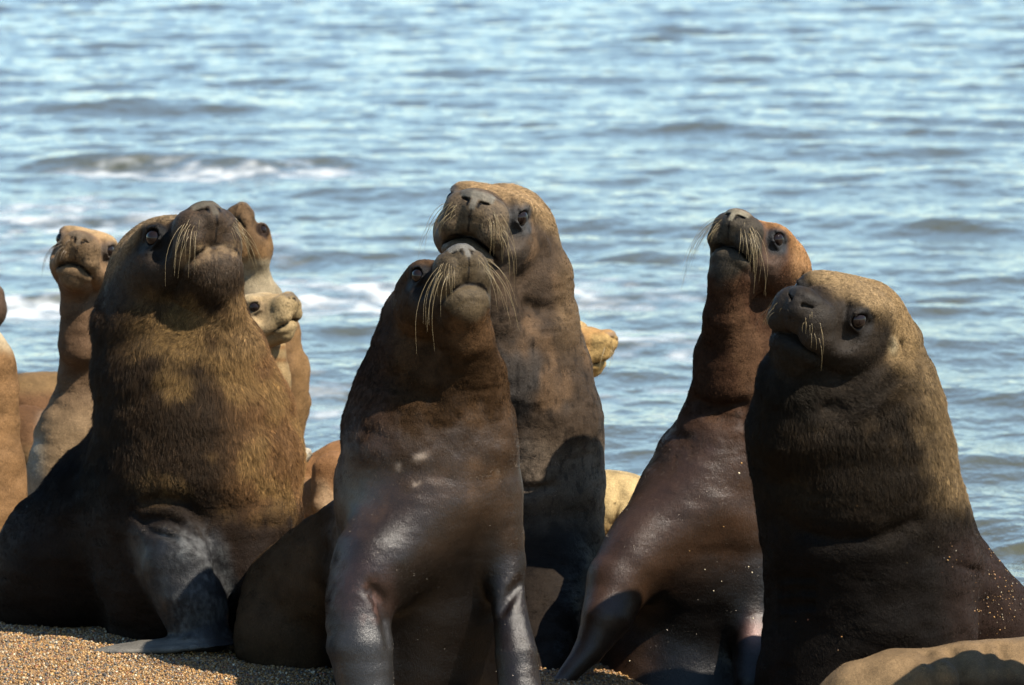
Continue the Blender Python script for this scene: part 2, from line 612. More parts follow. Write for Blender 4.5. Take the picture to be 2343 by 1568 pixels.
def sea():
    ys = [16.6]
    while ys[-1] < 70: ys.append(ys[-1] + .022 * (ys[-1] / 17) ** 1.7)
    ys = np.array(ys)
    nx = 700
    u = np.linspace(-1, 1, nx)
    half = 2.2 + .165 * (ys - 16.6)
    X = u[None, :] * half[:, None]
    Y = np.repeat(ys[:, None], nx, 1)
    Z = np.zeros_like(X)
    DX = np.zeros_like(X)
    r = np.random.default_rng(21)
    # wind chop coming ashore: many short crested wave trains
    for n, lam0, lam1, slope, spread in ((16, 1.5, 3.4, .036, .45), (30, .55, 1.4, .055, .65), (50, .14, .5, .078, .9)):
        for q in range(n):
            lam = lam0 * (lam1 / lam0) ** r.random()
            th = r.normal(0, spread) + .10
            k = 2 * math.pi / lam
            kx, ky = k * math.sin(th), k * math.cos(th)
            ph = r.random() * 6.28
            amp = slope / k / math.sqrt(n) * 1.9
            # broken crests: slow modulation along the crest
            k2 = k * .22
            mod = .55 + .45 * np.sin(X * k2 * math.cos(th) * 1.3 + Y * k2 * .4 + r.random() * 6.28) * np.sin(X * k2 * .37 - Y * k2 * .5 + r.random() * 6.28)
            # pixels cannot hold the shortest waves far out
            fade = np.clip((lam * 1.0) / (.012 * (Y / 17) ** 1.7 * 3), 0, 1)
            a = kx * X + ky * Y + ph
            Z += amp * mod * fade * (np.sin(a) + .25 * np.cos(2 * a))
    # low swell lines rolling in
    for yc, xc, wdt, h, wy in ((37.0, -2.7, 1.7, .15, .9), (34.6, -.9, 1.1, .08, .7), (29.6, .80, .30, .085, .45), (31.6, 2.9, .55, .09, .6), (36.0, 3.3, .6, .09, .7), (27.0, -2.6, .8, .05, .4), (26.5, 2.2, .7, .05, .4), (44, -3.5, 1.2, .12, 1.2), (41, 1.8, 1.5, .09, 1.0), (32.5, -3.0, .7, .07, .5), (18.3, 2.3, .4, .07, .16), (17.6, 2.5, .5, .07, .14)):
        yy = Y - yc - .14 * (X - xc) + .25 * np.sin(X * 1.9 + yc)
        prof = np.where(yy < 0, np.exp(-(yy / (wy * .5)) ** 2), np.exp(-(yy / wy) ** 2))
        Z += .62 * h * prof * np.exp(-((X - xc) / wdt) ** 2)
    Z *= (ss(16.0, 18.5, Y) * .5 + .5) * (1 + .55 * ss(32, 62, Y))
    ii, jj = np.meshgrid(np.arange(len(ys) - 1), np.arange(nx - 1), indexing='ij')
    a = (ii * nx + jj).ravel()
    F = np.stack([a, a + 1, a + nx + 1, a + nx], 1)
    P = np.stack([X.ravel(), Y.ravel(), Z.ravel() + WATER_Z], 1)
    # foam where the low breakers have just passed
    f = fbm(P * np.array([1, .7, 0]), 1.5, 5, 3)
    f2 = fbm(P * np.array([1, .8, 0]), 7.0, 31, 4)
    def spot(x, y, sx, sy): return np.exp(-((P[:, 0] - x) / sx) ** 2 - ((P[:, 1] - y) / sy) ** 2)
    zone = np.maximum.reduce([spot(-2.7, 31.5, 1.5, 2.6), .9 * spot(-2.2, 36.2, 1.3, .7), .85 * spot(-.2, 27.5, 1.6, 1.3), .8 * spot(.6, 25.2, 1.0, 1.3), .7 * spot(-2.8, 26.3, 1.0, 1.4), .7 * spot(-.9, 22.5, .7, 1.4), .45 * spot(1.0, 22.5, 1.0, 1.5)])
    foam = (.42 * ss(.46, .64, f * .42 + f2 * .42 + .20 * zone) + .58 * ss(.58, .72, f * .42 + f2 * .42 + .20 * zone)) * ss(.12, .5, zone) * .72
    me = np_mesh('sea', P, F)
    set_f(me, 'foam', foam)
    # a plain sheet carries the sea on to the sides and the horizon
    bm = bmesh.new()
    bm.from_mesh(me)
    fl = bm.verts.layers.float.get('foam')
    z = WATER_Z - .012
    def quad(pts):
        bm.faces.new([bm.verts.new(p) for p in pts])
    yA, yB = ys[0], ys[-1]; hA, hB = half[0] - .1, half[-1] - .1
    quad([(-hB, yB - .2, z), (hB, yB - .2, z), (1500, 3000, z), (-1500, 3000, z)])
    quad([(-hA, yA, z), (-hB, yB, z), (-1500, 3000, z), (-1500, yA, z)])
    quad([(hB, yB, z), (hA, yA, z), (1500, yA, z), (1500, 3000, z)])
    bm.to_mesh(me); bm.free()
    o = link('sea', me)
    tag(o, 'rippled blue sea with low breaking waves behind the sea lions', 'sea', kind='structure')
    m, nt, b = new_mat('sea_water')
    L = nt.links.new
    tc = node(nt, 'ShaderNodeTexCoord')
    at_ = node(nt, 'ShaderNodeAttribute', attribute_name='foam')
    mp = node(nt, 'ShaderNodeMapping'); mp.inputs['Scale'].default_value = (1, .7, 1)
    L(tc.outputs['Object'], mp.inputs['Vector'])
    n1 = node(nt, 'ShaderNodeTexNoise', inp={'Scale': 7.0, 'Detail': 4.0, 'Roughness': .55})
    L(mp.outputs[0], n1.inputs['Vector'])
    bp = node(nt, 'ShaderNodeBump', inp={'Strength': .6, 'Distance': .03})
    L(n1.outputs[0], bp.inputs['Height'])
    n2 = node(nt, 'ShaderNodeTexNoise', inp={'Scale': 19.0, 'Detail': 3.0, 'Roughness': .55})
    L(mp.outputs[0], n2.inputs['Vector'])
    bp2 = node(nt, 'ShaderNodeBump', inp={'Strength': .5, 'Distance': .012})
    L(n2.outputs[0], bp2.inputs['Height']); L(bp.outputs[0], bp2.inputs['Normal']); L(bp2.outputs[0], b.inputs['Normal'])
    mx = node(nt, 'ShaderNodeMix', data_type='RGBA')
    mx.inputs['A'].default_value = (.044, .044, .026, 1)
    mx.inputs['B'].default_value = (.5, .52, .52, 1)
    L(at_.outputs['Fac'], mx.inputs['Factor']); L(mx.outputs['Result'], b.inputs['Base Color'])
    ro = node(nt, 'ShaderNodeMapRange'); ro.inputs['To Min'].default_value = .05; ro.inputs['To Max'].default_value = .7
    L(at_.outputs['Fac'], ro.inputs['Value']); L(ro.outputs[0], b.inputs['Roughness'])
    b.inputs['IOR'].default_value = 1.333
    me.materials.append(m)


FAST_LAYOUT = False
beach()
sea()


# ------------------------------------------------------------------ sea lions
def mixc(a, b, t):
    return a + (np.asarray(b) - a) * t[:, None]


def tube(points, radii, n=6):
    P = np.asarray(points, float); k = len(P)
    T = np.gradient(P, axis=0); T /= np.linalg.norm(T, axis=1)[:, None]
    A = np.cross(T, (.31, .2, .93)); A /= np.linalg.norm(A, axis=1)[:, None]
    B = np.cross(T, A)
    ang = np.arange(n) * 2 * math.pi / n
    V = (P[:, None] + np.asarray(radii)[:, None, None] * (np.cos(ang)[None, :, None] * A[:, None] + np.sin(ang)[None, :, None] * B[:, None])).reshape(-1, 3)
    F = [(i * n + j, i * n + (j + 1) % n, (i + 1) * n + (j + 1) % n, (i + 1) * n + j) for i in range(k - 1) for j in range(n)]
    return V, F


def whiskers(h, prims, root, n, length, mat, seed, droop=1.0, rad=.00045, sides=(1, -1)):
    r = np.random.default_rng(seed)
    for sg in sides:
        for q in range(n):
            row = q % 4
            u = r.random()
            lx, lz = sg * (.34 + .50 * u), .20 - .13 * row - .12 * u + r.normal(0, .03)
            ys = np.linspace(2.6, .9, 120)
            C_ = h.o + h.s * (np.stack([np.full(120, lx), ys, np.full(120, lz)], 1) @ h.R.T)
            hitv = np.nonzero(eval_pts(prims, C_) < 0)[0]
            if not len(hitv): continue
            P = C_[hitv[:1]]
            g = grad(prims, P)[0]; g /= np.linalg.norm(g)
            Ln = length * (.18 + .85 * u) * r.uniform(.5, 1.25)
            back = -h.R[:, 1]; down = -h.R[:, 2]; side = h.R[:, 0] * sg
            d0 = g * .42 + side * (.20 + .25 * r.random()) + back * (.10 + .35 * u) + down * .50 + np.array([0, 0, -.2]) + r.normal(0, .12, 3)
            d0 /= np.linalg.norm(d0)
            d1 = down * .9 * droop + back * .35 + side * .18 + np.array([0, 0, -.5 * droop]) + r.normal(0, .10, 3)
            d1 /= np.linalg.norm(d1)
            pts, c = [P[0] - g * .003], P[0]
            m = 9
            for s_ in range(m):
                t = s_ / (m - 1)
                w = min(1, t * 1.25)
                d = d0 * (1 - w) + d1 * w; d /= np.linalg.norm(d)
                c = c + d * Ln / m; pts.append(c)
            rad_ = rad * (1 - .75 * np.linspace(0, 1, len(pts)) ** 1.5)
            V, F = tube(pts, rad_)
            me = np_mesh('whisker', V, F); me.materials.append(mat)
            link('whisker', me, root)


def eyeballs(h, root):
    for e in h.eye:
        bm = bmesh.new()
        bmesh.ops.create_uvsphere(bm, u_segments=24, v_segments=16, radius=.24 * h.s)
        for f in bm.faces: f.smooth = True
        me = bpy.data.meshes.new('eye'); bm.to_mesh(me); bm.free()
        me.materials.append(M_EYE)
        o = link('eye', me, root)
        o.location = h.w(e)


def fur(V, F, N, tone, length, wet, density, comb, root, seed, clump=7, spread=.004, rad=.00035, lift=.35):
    """hair strands: guides scattered over the skin, children clumped to them"""
    r = np.random.default_rng(seed)
    tri = np.concatenate([F[:, [0, 1, 2]], F[:, [0, 2, 3]]])
    e1 = V[tri[:, 1]] - V[tri[:, 0]]; e2 = V[tri[:, 2]] - V[tri[:, 0]]
    area = .5 * np.linalg.norm(np.cross(e1, e2), axis=1)
    fl = length[tri].mean(1)
    cen = V[tri].mean(1); nn = N[tri].mean(1)
    tocam = np.array([0, 0, CAM_H]) - cen; tocam /= np.linalg.norm(tocam, axis=1)[:, None]
    w = area * (fl > .0012) * ((nn * tocam).sum(1) > -.35)
    tot = w.sum()
    nG = int(tot * density / clump)
    t = r.choice(len(tri), nG, p=w / tot)
    a, b = r.random(nG), r.random(nG)
    fl_ = a + b > 1; a[fl_], b[fl_] = 1 - a[fl_], 1 - b[fl_]
    def interp(A):
        return A[tri[t, 0]] + (A[tri[t, 1]] - A[tri[t, 0]]) * (a if A.ndim == 1 else a[:, None]) + (A[tri[t, 2]] - A[tri[t, 0]]) * (b if A.ndim == 1 else b[:, None])
    G, GN, GC, GL, GW = interp(V), interp(N), interp(tone), interp(length), np.clip(interp(wet), 0, 1)
    GN /= np.linalg.norm(GN, axis=1)[:, None]
    D = comb(G)
    wob = np.stack([fbm(G, 26, 3, 2), fbm(G, 26, 8, 2), fbm(G, 26, 13, 2)], 1) - .5
    D = D + wob * (1.5 - .9 * GW)[:, None] + r.normal(0, .16, D.shape) * (1 - .5 * GW)[:, None]
    D -= GN * (D * GN).sum(1)[:, None]
    D /= np.maximum(np.linalg.norm(D, axis=1), 1e-5)[:, None]
    GL = GL * r.uniform(.65, 1.2, nG)
    lf = (lift + .5 * (fbm(G, 40, 77, 2) - .5)) * (1 - .75 * GW) + .03
    # children
    n = nG * clump
    rep = np.repeat(np.arange(nG), clump)
    tx = np.cross(GN, D)
    off = r.normal(0, spread, (n, 2))
    roots = G[rep] + D[rep] * off[:, :1] + tx[rep] * off[:, 1:]
    L = GL[rep] * r.uniform(.7, 1.15, n)
    dirs = D[rep] + r.normal(0, .13, (n, 3))
    nr = GN[rep]
    K = 4
    pts = np.empty((n, K, 3), np.float32)
    pull = G[rep] - roots
    for q in range(K):
        s_ = q / (K - 1)
        pts[:, q] = roots - nr * .001 + dirs * (L * s_)[:, None] + nr * (L * lf[rep] * s_ * (1.15 - .6 * s_))[:, None] + pull * (.8 * s_)
    cl = np.exp(r.normal(-.05, .42, (nG, 1)) * (1 - .5 * GW)[:, None])
    C = (GC * cl)[rep] * r.uniform(.7, 1.3, (n, 1))
    hc = bpy.data.hair_curves.new('fur')
    hc.add_curves([K] * n)
    hc.attributes['position'].data.foreach_set('vector', pts.ravel())
    ra = hc.attributes.get('radius') or hc.attributes.new('radius', 'FLOAT', 'POINT')
    rr = np.tile((np.array([1, .85, .6, .15]) * rad).astype(np.float32), n)
    ra.data.foreach_set('value', rr)
    ca = hc.attributes.new('tone', 'FLOAT_COLOR', 'POINT')
    C4 = np.ones((n, K, 4), np.float32)
    C4[:, :, :3] = C[:, None, :] * np.array([.45, .8, 1.25, 1.6])[None, :, None]
    ca.data.foreach_set('color', C4.ravel())
    wa = hc.attributes.new('wet', 'FLOAT', 'CURVE')
    wa.data.foreach_set('value', GW[rep].astype(np.float32))
    hc.materials.append(M_FUR)
    link('fur', hc, root)
    return n


def face_pattern(h, P, tone, skin, dark, muzz, nose, crown=None):
    """markings of the head: bare dark face, brown muzzle, grey nose leather"""
    q = h.loc(P)
    x, y, z = np.abs(q[:, 0]), q[:, 1], q[:, 2]
    r0 = np.linalg.norm(q - np.array([0, .5, 0]), axis=1)
    inh = 1 - ss(2.4, 3.0, r0)
    nz = fbm(P, 38, 5) - .5
    if crown is not None:
        cm = inh * ss(.35, .95, z + .18 * nz - .12 * (y - .2)) * (1 - ss(1.2, 1.7, y))
        tone = mixc(tone, crown, cm * .9)
    fm = inh * ss(.15, .75, y + .5 * nz) * (1 - ss(.45, .8, z - .25 * np.maximum(0, 1.3 - y) * 0 + .3 * nz)) 
    fm = fm * ss(-1.35, -.85, z + .3 * nz)
    tone = mixc(tone, skin, fm * .85)
    ed = np.sqrt(((x - .95) / .42) ** 2 + ((y - .78) / .50) ** 2 + ((z - .34) / .40) ** 2)
    tone = mixc(tone, dark, inh * (1 - ss(.75, 1.35, ed + .5 * nz)))
    mm = inh * ss(1.25, 1.6, y + .25 * nz) * (1 - ss(.35, .6, z))
    tone = mixc(tone, muzz, mm * .9)
    sp_ = np.cos(2 * math.pi * (x + .05 * np.sin(z * 9)) / .15) * np.cos(2 * math.pi * (z + .25 * x) / .13)
    tone = tone * (1 - .55 * (inh * ss(1.3, 1.5, y) * ss(.2, .3, x) * (1 - ss(.2, .35, z)) * ss(-.75, -.6, z) * ss(.35, .8, sp_ + .5 * nz)))[:, None]
    tone = tone * (1 - .22 * inh * ss(.12, .32, fbm(P, 75, 12, 2) - .42))[:, None]
    tone = mixc(tone, (.010, .007, .006), inh * ss(1.95, 2.1, y) * (1 - ss(.015, .04, x)) * (1 - ss(.0, .08, z)) * .8)
    # lip line stays nearly black
    dl = np.abs(z + .56 + .50 * np.clip(x, 0, .9) ** 1.6)
    lip = inh * (1 - ss(.015, .06, dl)) * ss(1.0, 1.3, y)
    tone = mixc(tone, (.012, .009, .008), lip)
    nm = inh * ss(1.92, 2.08, y) * np.maximum(ss(.30, .38, z) * (1 - ss(.40, .48, x)), (1 - ss(.065, .10, x)) * ss(.0, .08, z)) * (1 - .8 * ss(.50, .62, z)) * (.75 + .5 * nz)
    tone = mixc(tone, nose, nm)
    ns = np.minimum(np.sqrt(((x - .15) / .05) ** 2 + ((z - .20) / .12) ** 2), np.sqrt(((x - .27) / .13) ** 2 + ((z - .29 - .1 * (x - .27)) / .05) ** 2))
    tone = mixc(tone, (.006, .005, .005), inh * ss(2.15, 2.25, y) * (1 - ss(.6, 1.0, ns)))
    bare = np.maximum(np.maximum(fm * .75, nm), np.maximum(mm, 1 - ss(.8, 1.4, ed)) * inh)
    return tone, bare, inh, q


PPM = 2342 * FOC


def to_px(P):
    z = P[:, 2] - CAM_H
    d = P[:, 1] * CP - z * SP
    u = z * CP + P[:, 1] * SP
    return 1171 + PPM * P[:, 0] / d, 784 - PPM * u / d


def build(name_label, cat, group, head, body, paint, hf=.004, hc=.012, density=0, comb=None, seed=1, extra=(), furkw={}, lumps=1.0, gain=.46):
    prims = list(body.prims) + (list(head.prims) if head else [])
    prims += list(body.late) + list(extra)
    if head:
        flo, fhi = head.o - 2.7 * head.s, head.o + 2.7 * head.s
    else:
        flo = fhi = np.zeros(3)
    V, F, N = surface(prims, flo, fhi, hf, hc)
    base = np.array([V[:, 0].mean(), V[:, 1].mean(), V[:, 2].min()])
    root = bpy.data.objects.new('sea_lion', None)
    scene.collection.objects.link(root)
    root.location = base
    tag(root, name_label, cat, group)
    tone, wet, flen = paint(V, N)
    flen = np.where(wet > .35, np.maximum(flen, .005 * (flen > .0008)), flen)
    if head:
        qh = head.loc(V); ax_ = np.abs(qh[:, 0])
        ed_ = np.sqrt(((ax_ - .96) / .3) ** 2 + ((qh[:, 1] - .80) / .34) ** 2 + ((qh[:, 2] - .40) / .3) ** 2)
        nm_ = ss(1.9, 2.05, qh[:, 1]) * ss(.0, .12, qh[:, 2]) * (1 - ss(.42, .5, ax_))
        inh0 = 1 - ss(2.2, 2.7, np.linalg.norm(qh - (0, .5, 0), axis=1))
        flen = np.maximum(flen, .0024 * inh0 * (1 - nm_) * ss(.9, 1.2, ed_))
        flen = flen * ss(.8, 1.1, ed_) * (1 - nm_)
    if lumps:
        inh_ = 1 - ss(2.0, 2.8, np.linalg.norm(head.loc(V), axis=1)) if head else np.zeros(len(V))
        dz = (fbm(V * (1, 1, 1.6), 6.5, 50 + seed, 2) - .5) * .030 + (fbm(V * (.7, .7, 2.2), 22, 51 + seed, 3) - .5) * .009
        V = V + N * (dz * lumps * (1 - .75 * inh_) * (1 - .65 * wet))[:, None]
    if gain > .37:
        lum = tone @ np.array([.3, .6, .1])
        tone = tone * np.minimum((np.maximum(lum, .004) / .17) ** .38, 1.12)[:, None]
    if head:
        gi = 1 - ss(1.5, 2.6, np.linalg.norm(head.loc(V) - (0, .6, 0), axis=1))
        tone = tone * (gain + (min(1, gain * 1.35) - gain) * gi)[:, None]
    else:
        tone = tone * gain
    me = np_mesh('body', V, F)
    set_col(me, 'tone', tone); set_f(me, 'wet', wet)
    me.materials.append(M_HIDE)
    link('body', me, root)
    if head: eyeballs(head, root)
    ns = 0
    if density:
        ns = fur(V, F, N, tone, flen, wet, density, comb, root, seed, **furkw)
    print('sea lion', len(V), 'verts', ns, 'hairs')
    return root, prims, V, N


def const(c, n): return np.repeat(np.array([c], float), n, 0)


def comb_from(h, down=(0, 0, -1)):
    """fur lies away from the nose over the head and down the body"""
    dn = np.asarray(down, float)
    def f(G):
        q = h.loc(G)
        w = 1 - ss(1.8, 3.2, np.linalg.norm(q, axis=1))
        back = (-h.R[:, 1] * .8 - h.R[:, 2] * .3)
        return dn[None] * (1 - w)[:, None] + back[None] * w[:, None]
    return f


GROUP = 'sea lions on the beach'
DENS = 1.0

# ---- big bull on the left, chin up, looking right
def bull_left():
    Y = 14.35
    h = Head(405, 606, Y, .1159, 33.5, 34.5, 0, bull=1.0)
    b = Body()
    b.chain([(398, 650, 14.50, 158), (392, 760, 14.44, 178), (412, 860, 14.42, 201), (440, 960, 14.42, 226), (452, 1060, 14.42, 241), (455, 1170, 14.44, 241), (450, 1300, 14.46, 232), (445, 1420, 14.5, 205)], .10)
    b.throat([(505, 622, 14.20, 42), (502, 700, 14.25, 54), (486, 790, 14.33, 84), (462, 900, 14.42, 130)], .08)
    b.chain([(395, 1090, 14.55, 190), (285, 1185, 14.66, 190), (172, 1285, 14.74, 182), (125, 1330, 14.78, 160)], .10)
    b.chain([(560, 1180, 14.32, 100), (585, 1330, 14.2, 60)], .08)
    b.chain([(390, 1180, 14.25, 95), (418, 1280, 14.16, 94), (440, 1370, 14.12, 88), (462, 1440, 14.10, 66)], .05)
    arm = b.prims[-1]
    p0, p1 = at(215, 1489, 13.98), at(540, 1466, 14.06)
    d = (p1 - p0); ln = np.linalg.norm(d); d /= ln
    s = np.cross((0, 0, 1), d); s /= np.linalg.norm(s)
    b.prims.append(Ell((p0 + p1) / 2 + d * .02, (ln * .56, .085, .016), np.stack([d, s, np.cross(d, s)], 1), .04))
    # skin folds above the flipper
    b.groove(h, [(325, 1150, 4), (372, 1140, 6), (425, 1155, 8), (465, 1195, 8), (490, 1255, 7), (503, 1300, 6)], .035)
    b.groove(h, [(330, 1192, 4), (385, 1190, 6), (430, 1212, 7), (462, 1250, 6)], .03)
    b.groove(h, [(300, 1170, 3), (340, 1215, 4), (400, 1232, 4)], .02)
    b.groove(h, [(506, 1300, 8), (530, 1360, 10), (552, 1430, 9)], .04)
    for g in ([(235, 1486, 3), (330, 1478, 5), (430, 1464, 5)], [(270, 1492, 3), (360, 1487, 5), (450, 1478, 5)]):
        b.ridge(h, g, .012, .3)

    def paint(P, N):
        n = len(P); px, py = to_px(P)
        z = fbm(P, 9, 4); z2 = fbm(P, 30, 41) - .5
        t = const((.055, .032, .016), n)
        t = mixc(t, (.21, .108, .042), ss(440, 600, px + 90 * (z - .5)) * ss(640, 820, py))
        t = mixc(t, (.26, .155, .055), ss(.42, .62, z) * .7 * ss(600, 760, py) * ss(230, 420, px))
        t = mixc(t, (.27, .165, .075), ss(430, 520, px) * ss(620, 680, py) * (1 - ss(760, 840, py)) * ss(.4, .6, z) * .7)
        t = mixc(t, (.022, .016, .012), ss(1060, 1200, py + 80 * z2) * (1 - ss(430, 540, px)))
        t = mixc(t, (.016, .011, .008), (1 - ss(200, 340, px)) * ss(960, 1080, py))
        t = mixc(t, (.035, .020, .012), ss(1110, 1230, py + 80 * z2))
        fl = ss(1170, 1250, py + 60 * z2) * (1 - ss(-.005, .045, arm.ev(P[:, 0], P[:, 1], P[:, 2])))
        fl = np.maximum(fl, ss(1452, 1464, py) * (P[:, 1] < 14.13) * (P[:, 2] < .16))
        t = mixc(t, (.030, .029, .030), fl)
        t = mixc(t, (.15, .155, .15), fl * ss(.46, .72, .55 * fbm(P, 95, 7, 3) + .45 * fbm(P, 14, 17, 2)) * ss(340, 420, px) * .55)
        t = mixc(t, (.22, .20, .165), ss(1452, 1466, py) * (P[:, 1] < 14.2) * (1 - ss(400, 520, px)) * .8)
        t, bare, inh, q = face_pattern(h, P, t, (.040, .028, .018), (.010, .009, .009), (.080, .050, .028), (.12, .105, .078), crown=(.26, .18, .10))
        chin = inh * ss(1.2, 1.6, q[:, 1]) * (1 - ss(-.62, -.5, q[:, 2])) * ss(-1.05, -.9, q[:, 2])
        t = mixc(t, (.19, .125, .065), chin * ss(.25, .75, fbm(P, 60, 2)))
        wet = np.maximum(fl * (.55 + .9 * z2), .1)
        wet = np.clip(np.maximum(wet, .3 * bare), 0, 1)
        mane = ss(560, 700, py) * (1 - ss(960, 1230, py))
        fl_ = .007 + .019 * mane
        fl_ = fl_ * (1 - ss(1080, 1260, py)) + .0035 * ss(1080, 1260, py)
        low = ss(.75, 1.1, -q[:, 2])
        fh = .004 + .014 * low + .006 * ss(.3, .8, q[:, 2]) * (1 - ss(.8, 1.3, q[:, 1]))
        fl_ = (fl_ * (1 - inh) + np.minimum(np.maximum(fl_, .012), fh) * inh) * (1 - fl) * (1 - bare * .93 * (1 - low))
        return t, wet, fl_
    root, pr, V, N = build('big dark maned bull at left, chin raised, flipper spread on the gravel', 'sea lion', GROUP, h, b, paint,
                           density=420000 * DENS, comb=comb_from(h, (.05, -.1, -1)), seed=11, furkw=dict(spread=.0045, rad=.00042))
    whiskers(h, pr, root, 19, .21, M_WH, 5)


# ---- dark wet one in the middle, in front
def middle_front():
    h = Head(1007, 681, 13.40, .0925, 25.4, 33.7, -2, bull=.7)
    b = Body()
    b.chain([(985, 745, 13.55, 116), (985, 830, 13.55, 148), (976, 930, 13.55, 173), (970, 1020, 13.55, 193), (975, 1120, 13.57, 211), (985, 1230, 13.62, 213), (985, 1360, 13.65, 212), (965, 1500, 13.67, 205), (965, 1640, 13.70, 200)], .08)
    b.throat([(1064, 700, 13.30, 46), (1070, 772, 13.34, 60), (1072, 850, 13.42, 80), (1060, 930, 13.46, 100)], .06)
    b.chain([(900, 1230, 13.75, 145), (790, 1310, 13.95, 150), (700, 1392, 14.10, 155), (690, 1455, 14.05, 155)], .08)
    b.chain([(1085, 1030, 13.45, 86), (1030, 1140, 13.42, 88), (940, 1235, 13.37, 88), (862, 1300, 13.33, 84)], .12)
    b.chain([(862, 1290, 13.33, 82), (818, 1380, 13.27, 72), (826, 1480, 13.23, 72), (842, 1620, 13.19, 66)], .09)
    b.chain([(1120, 1140, 13.45, 75), (1150, 1290, 13.43, 52), (1166, 1400, 13.37, 40), (1182, 1500, 13.31, 48), (1196, 1640, 13.25, 52)], .05)
    b.groove(h, [(850, 1350, 4), (872, 1378, 7), (884, 1420, 8), (892, 1470, 6)], .04)
    b.groove(h, [(885, 862, 3), (935, 898, 6), (990, 912, 4)], .05)
    b.groove(h, [(1150, 1395, 4), (1170, 1360, 6), (1192, 1335, 5)], .03)

    def paint(P, N):
        n = len(P); px, py = to_px(P)
        z = fbm(P, 10, 14); z2 = fbm(P, 34, 71) - .5
        t = const((.070, .037, .016), n)
        t = mixc(t, (.115, .062, .028), ss(.45, .66, z) * .8)
        t = mixc(t, (.085, .048, .030), (1 - ss(860, 930, px)) * (1 - ss(1000, 1150, py)))
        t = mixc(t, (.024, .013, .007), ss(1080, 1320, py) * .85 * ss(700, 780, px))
        t = mixc(t, (.010, .006, .004), ss(1230, 1340, py + .45 * (px - 1000) + 60 * z2) * ss(860, 900, px) * (1 - ss(1120, 1160, px)) * .9)  # shade on the belly between the arms, painted into the coat colour
        t = mixc(t, (.105, .062, .032), (1 - ss(690, 760, px)) * ss(1120, 1180, py) * (.5 + .8 * z))
        arm = ss(1230, 1330, py) * (1 - ss(880, 925, px)) * ss(735, 760, px) * (P[:, 1] < 13.55)
        t = mixc(t, (.060, .030, .021), arm * (1 - ss(1380, 1450, py)))
        t = mixc(t, (.045, .040, .037), arm * ss(1380, 1450, py))
        pink = np.exp(-(((px - 845) / 30) ** 2 + ((py - 1375) / 45) ** 2)) * (P[:, 1] < 13.45)
        t = mixc(t, (.17, .095, .075), pink * ss(.5, .65, fbm(P, 60, 9)))
        # pale scars on the chest
        for (x, y, w, hh, an) in ((962, 1045, 22, 10, -.3), (910, 1068, 9, 8, 0), (965, 1098, 34, 7, -.55), (1140, 1062, 7, 20, .1)):
            dx, dy = px - x, py - y
            u = dx * math.cos(an) + dy * math.sin(an); v = -dx * math.sin(an) + dy * math.cos(an)
            m = np.exp(-((u / w) ** 2 + (v / hh) ** 2) * 1.6) * (P[:, 1] < 13.50)
            t = mixc(t, (.42, .33, .25), m * ss(.4, .6, z2 + .5))
        t, bare, inh, q = face_pattern(h, P, t, (.040, .030, .022), (.014, .012, .012), (.105, .075, .040), (.17, .165, .15), crown=(.10, .060, .035))
        chin = inh * ss(1.1, 1.5, q[:, 1]) * (1 - ss(-.58, -.46, q[:, 2])) * ss(-1.15, -.95, q[:, 2])
        t = mixc(t, (.11, .078, .042), chin * .6 * ss(.35, .65, fbm(P, 50, 2)))
        wet = ss(900, 1130, py + 160 * z2 + 120 * (z - .5)) * ss(735, 800, px + 40 * z2)
        wet = np.maximum(wet, .3 * bare)
        fl = .0035 + .006 * (1 - ss(900, 1050, py)) + .004 * (1 - ss(850, 930, px)) * (1 - ss(1050, 1150, py))
        fl = fl * (1 - arm) * (1 - bare * .9)
        fl = np.where(inh > .5, np.minimum(fl, .0055), fl)
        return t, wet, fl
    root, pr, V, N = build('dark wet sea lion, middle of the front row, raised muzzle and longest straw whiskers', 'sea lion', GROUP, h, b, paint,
                           density=300000 * DENS, comb=comb_from(h, (.0, -.1, -1)), seed=12, furkw=dict(spread=.004, rad=.00034, lift=.22))
    whiskers(h, pr, root, 16, .215, M_WH, 8, droop=1.1)


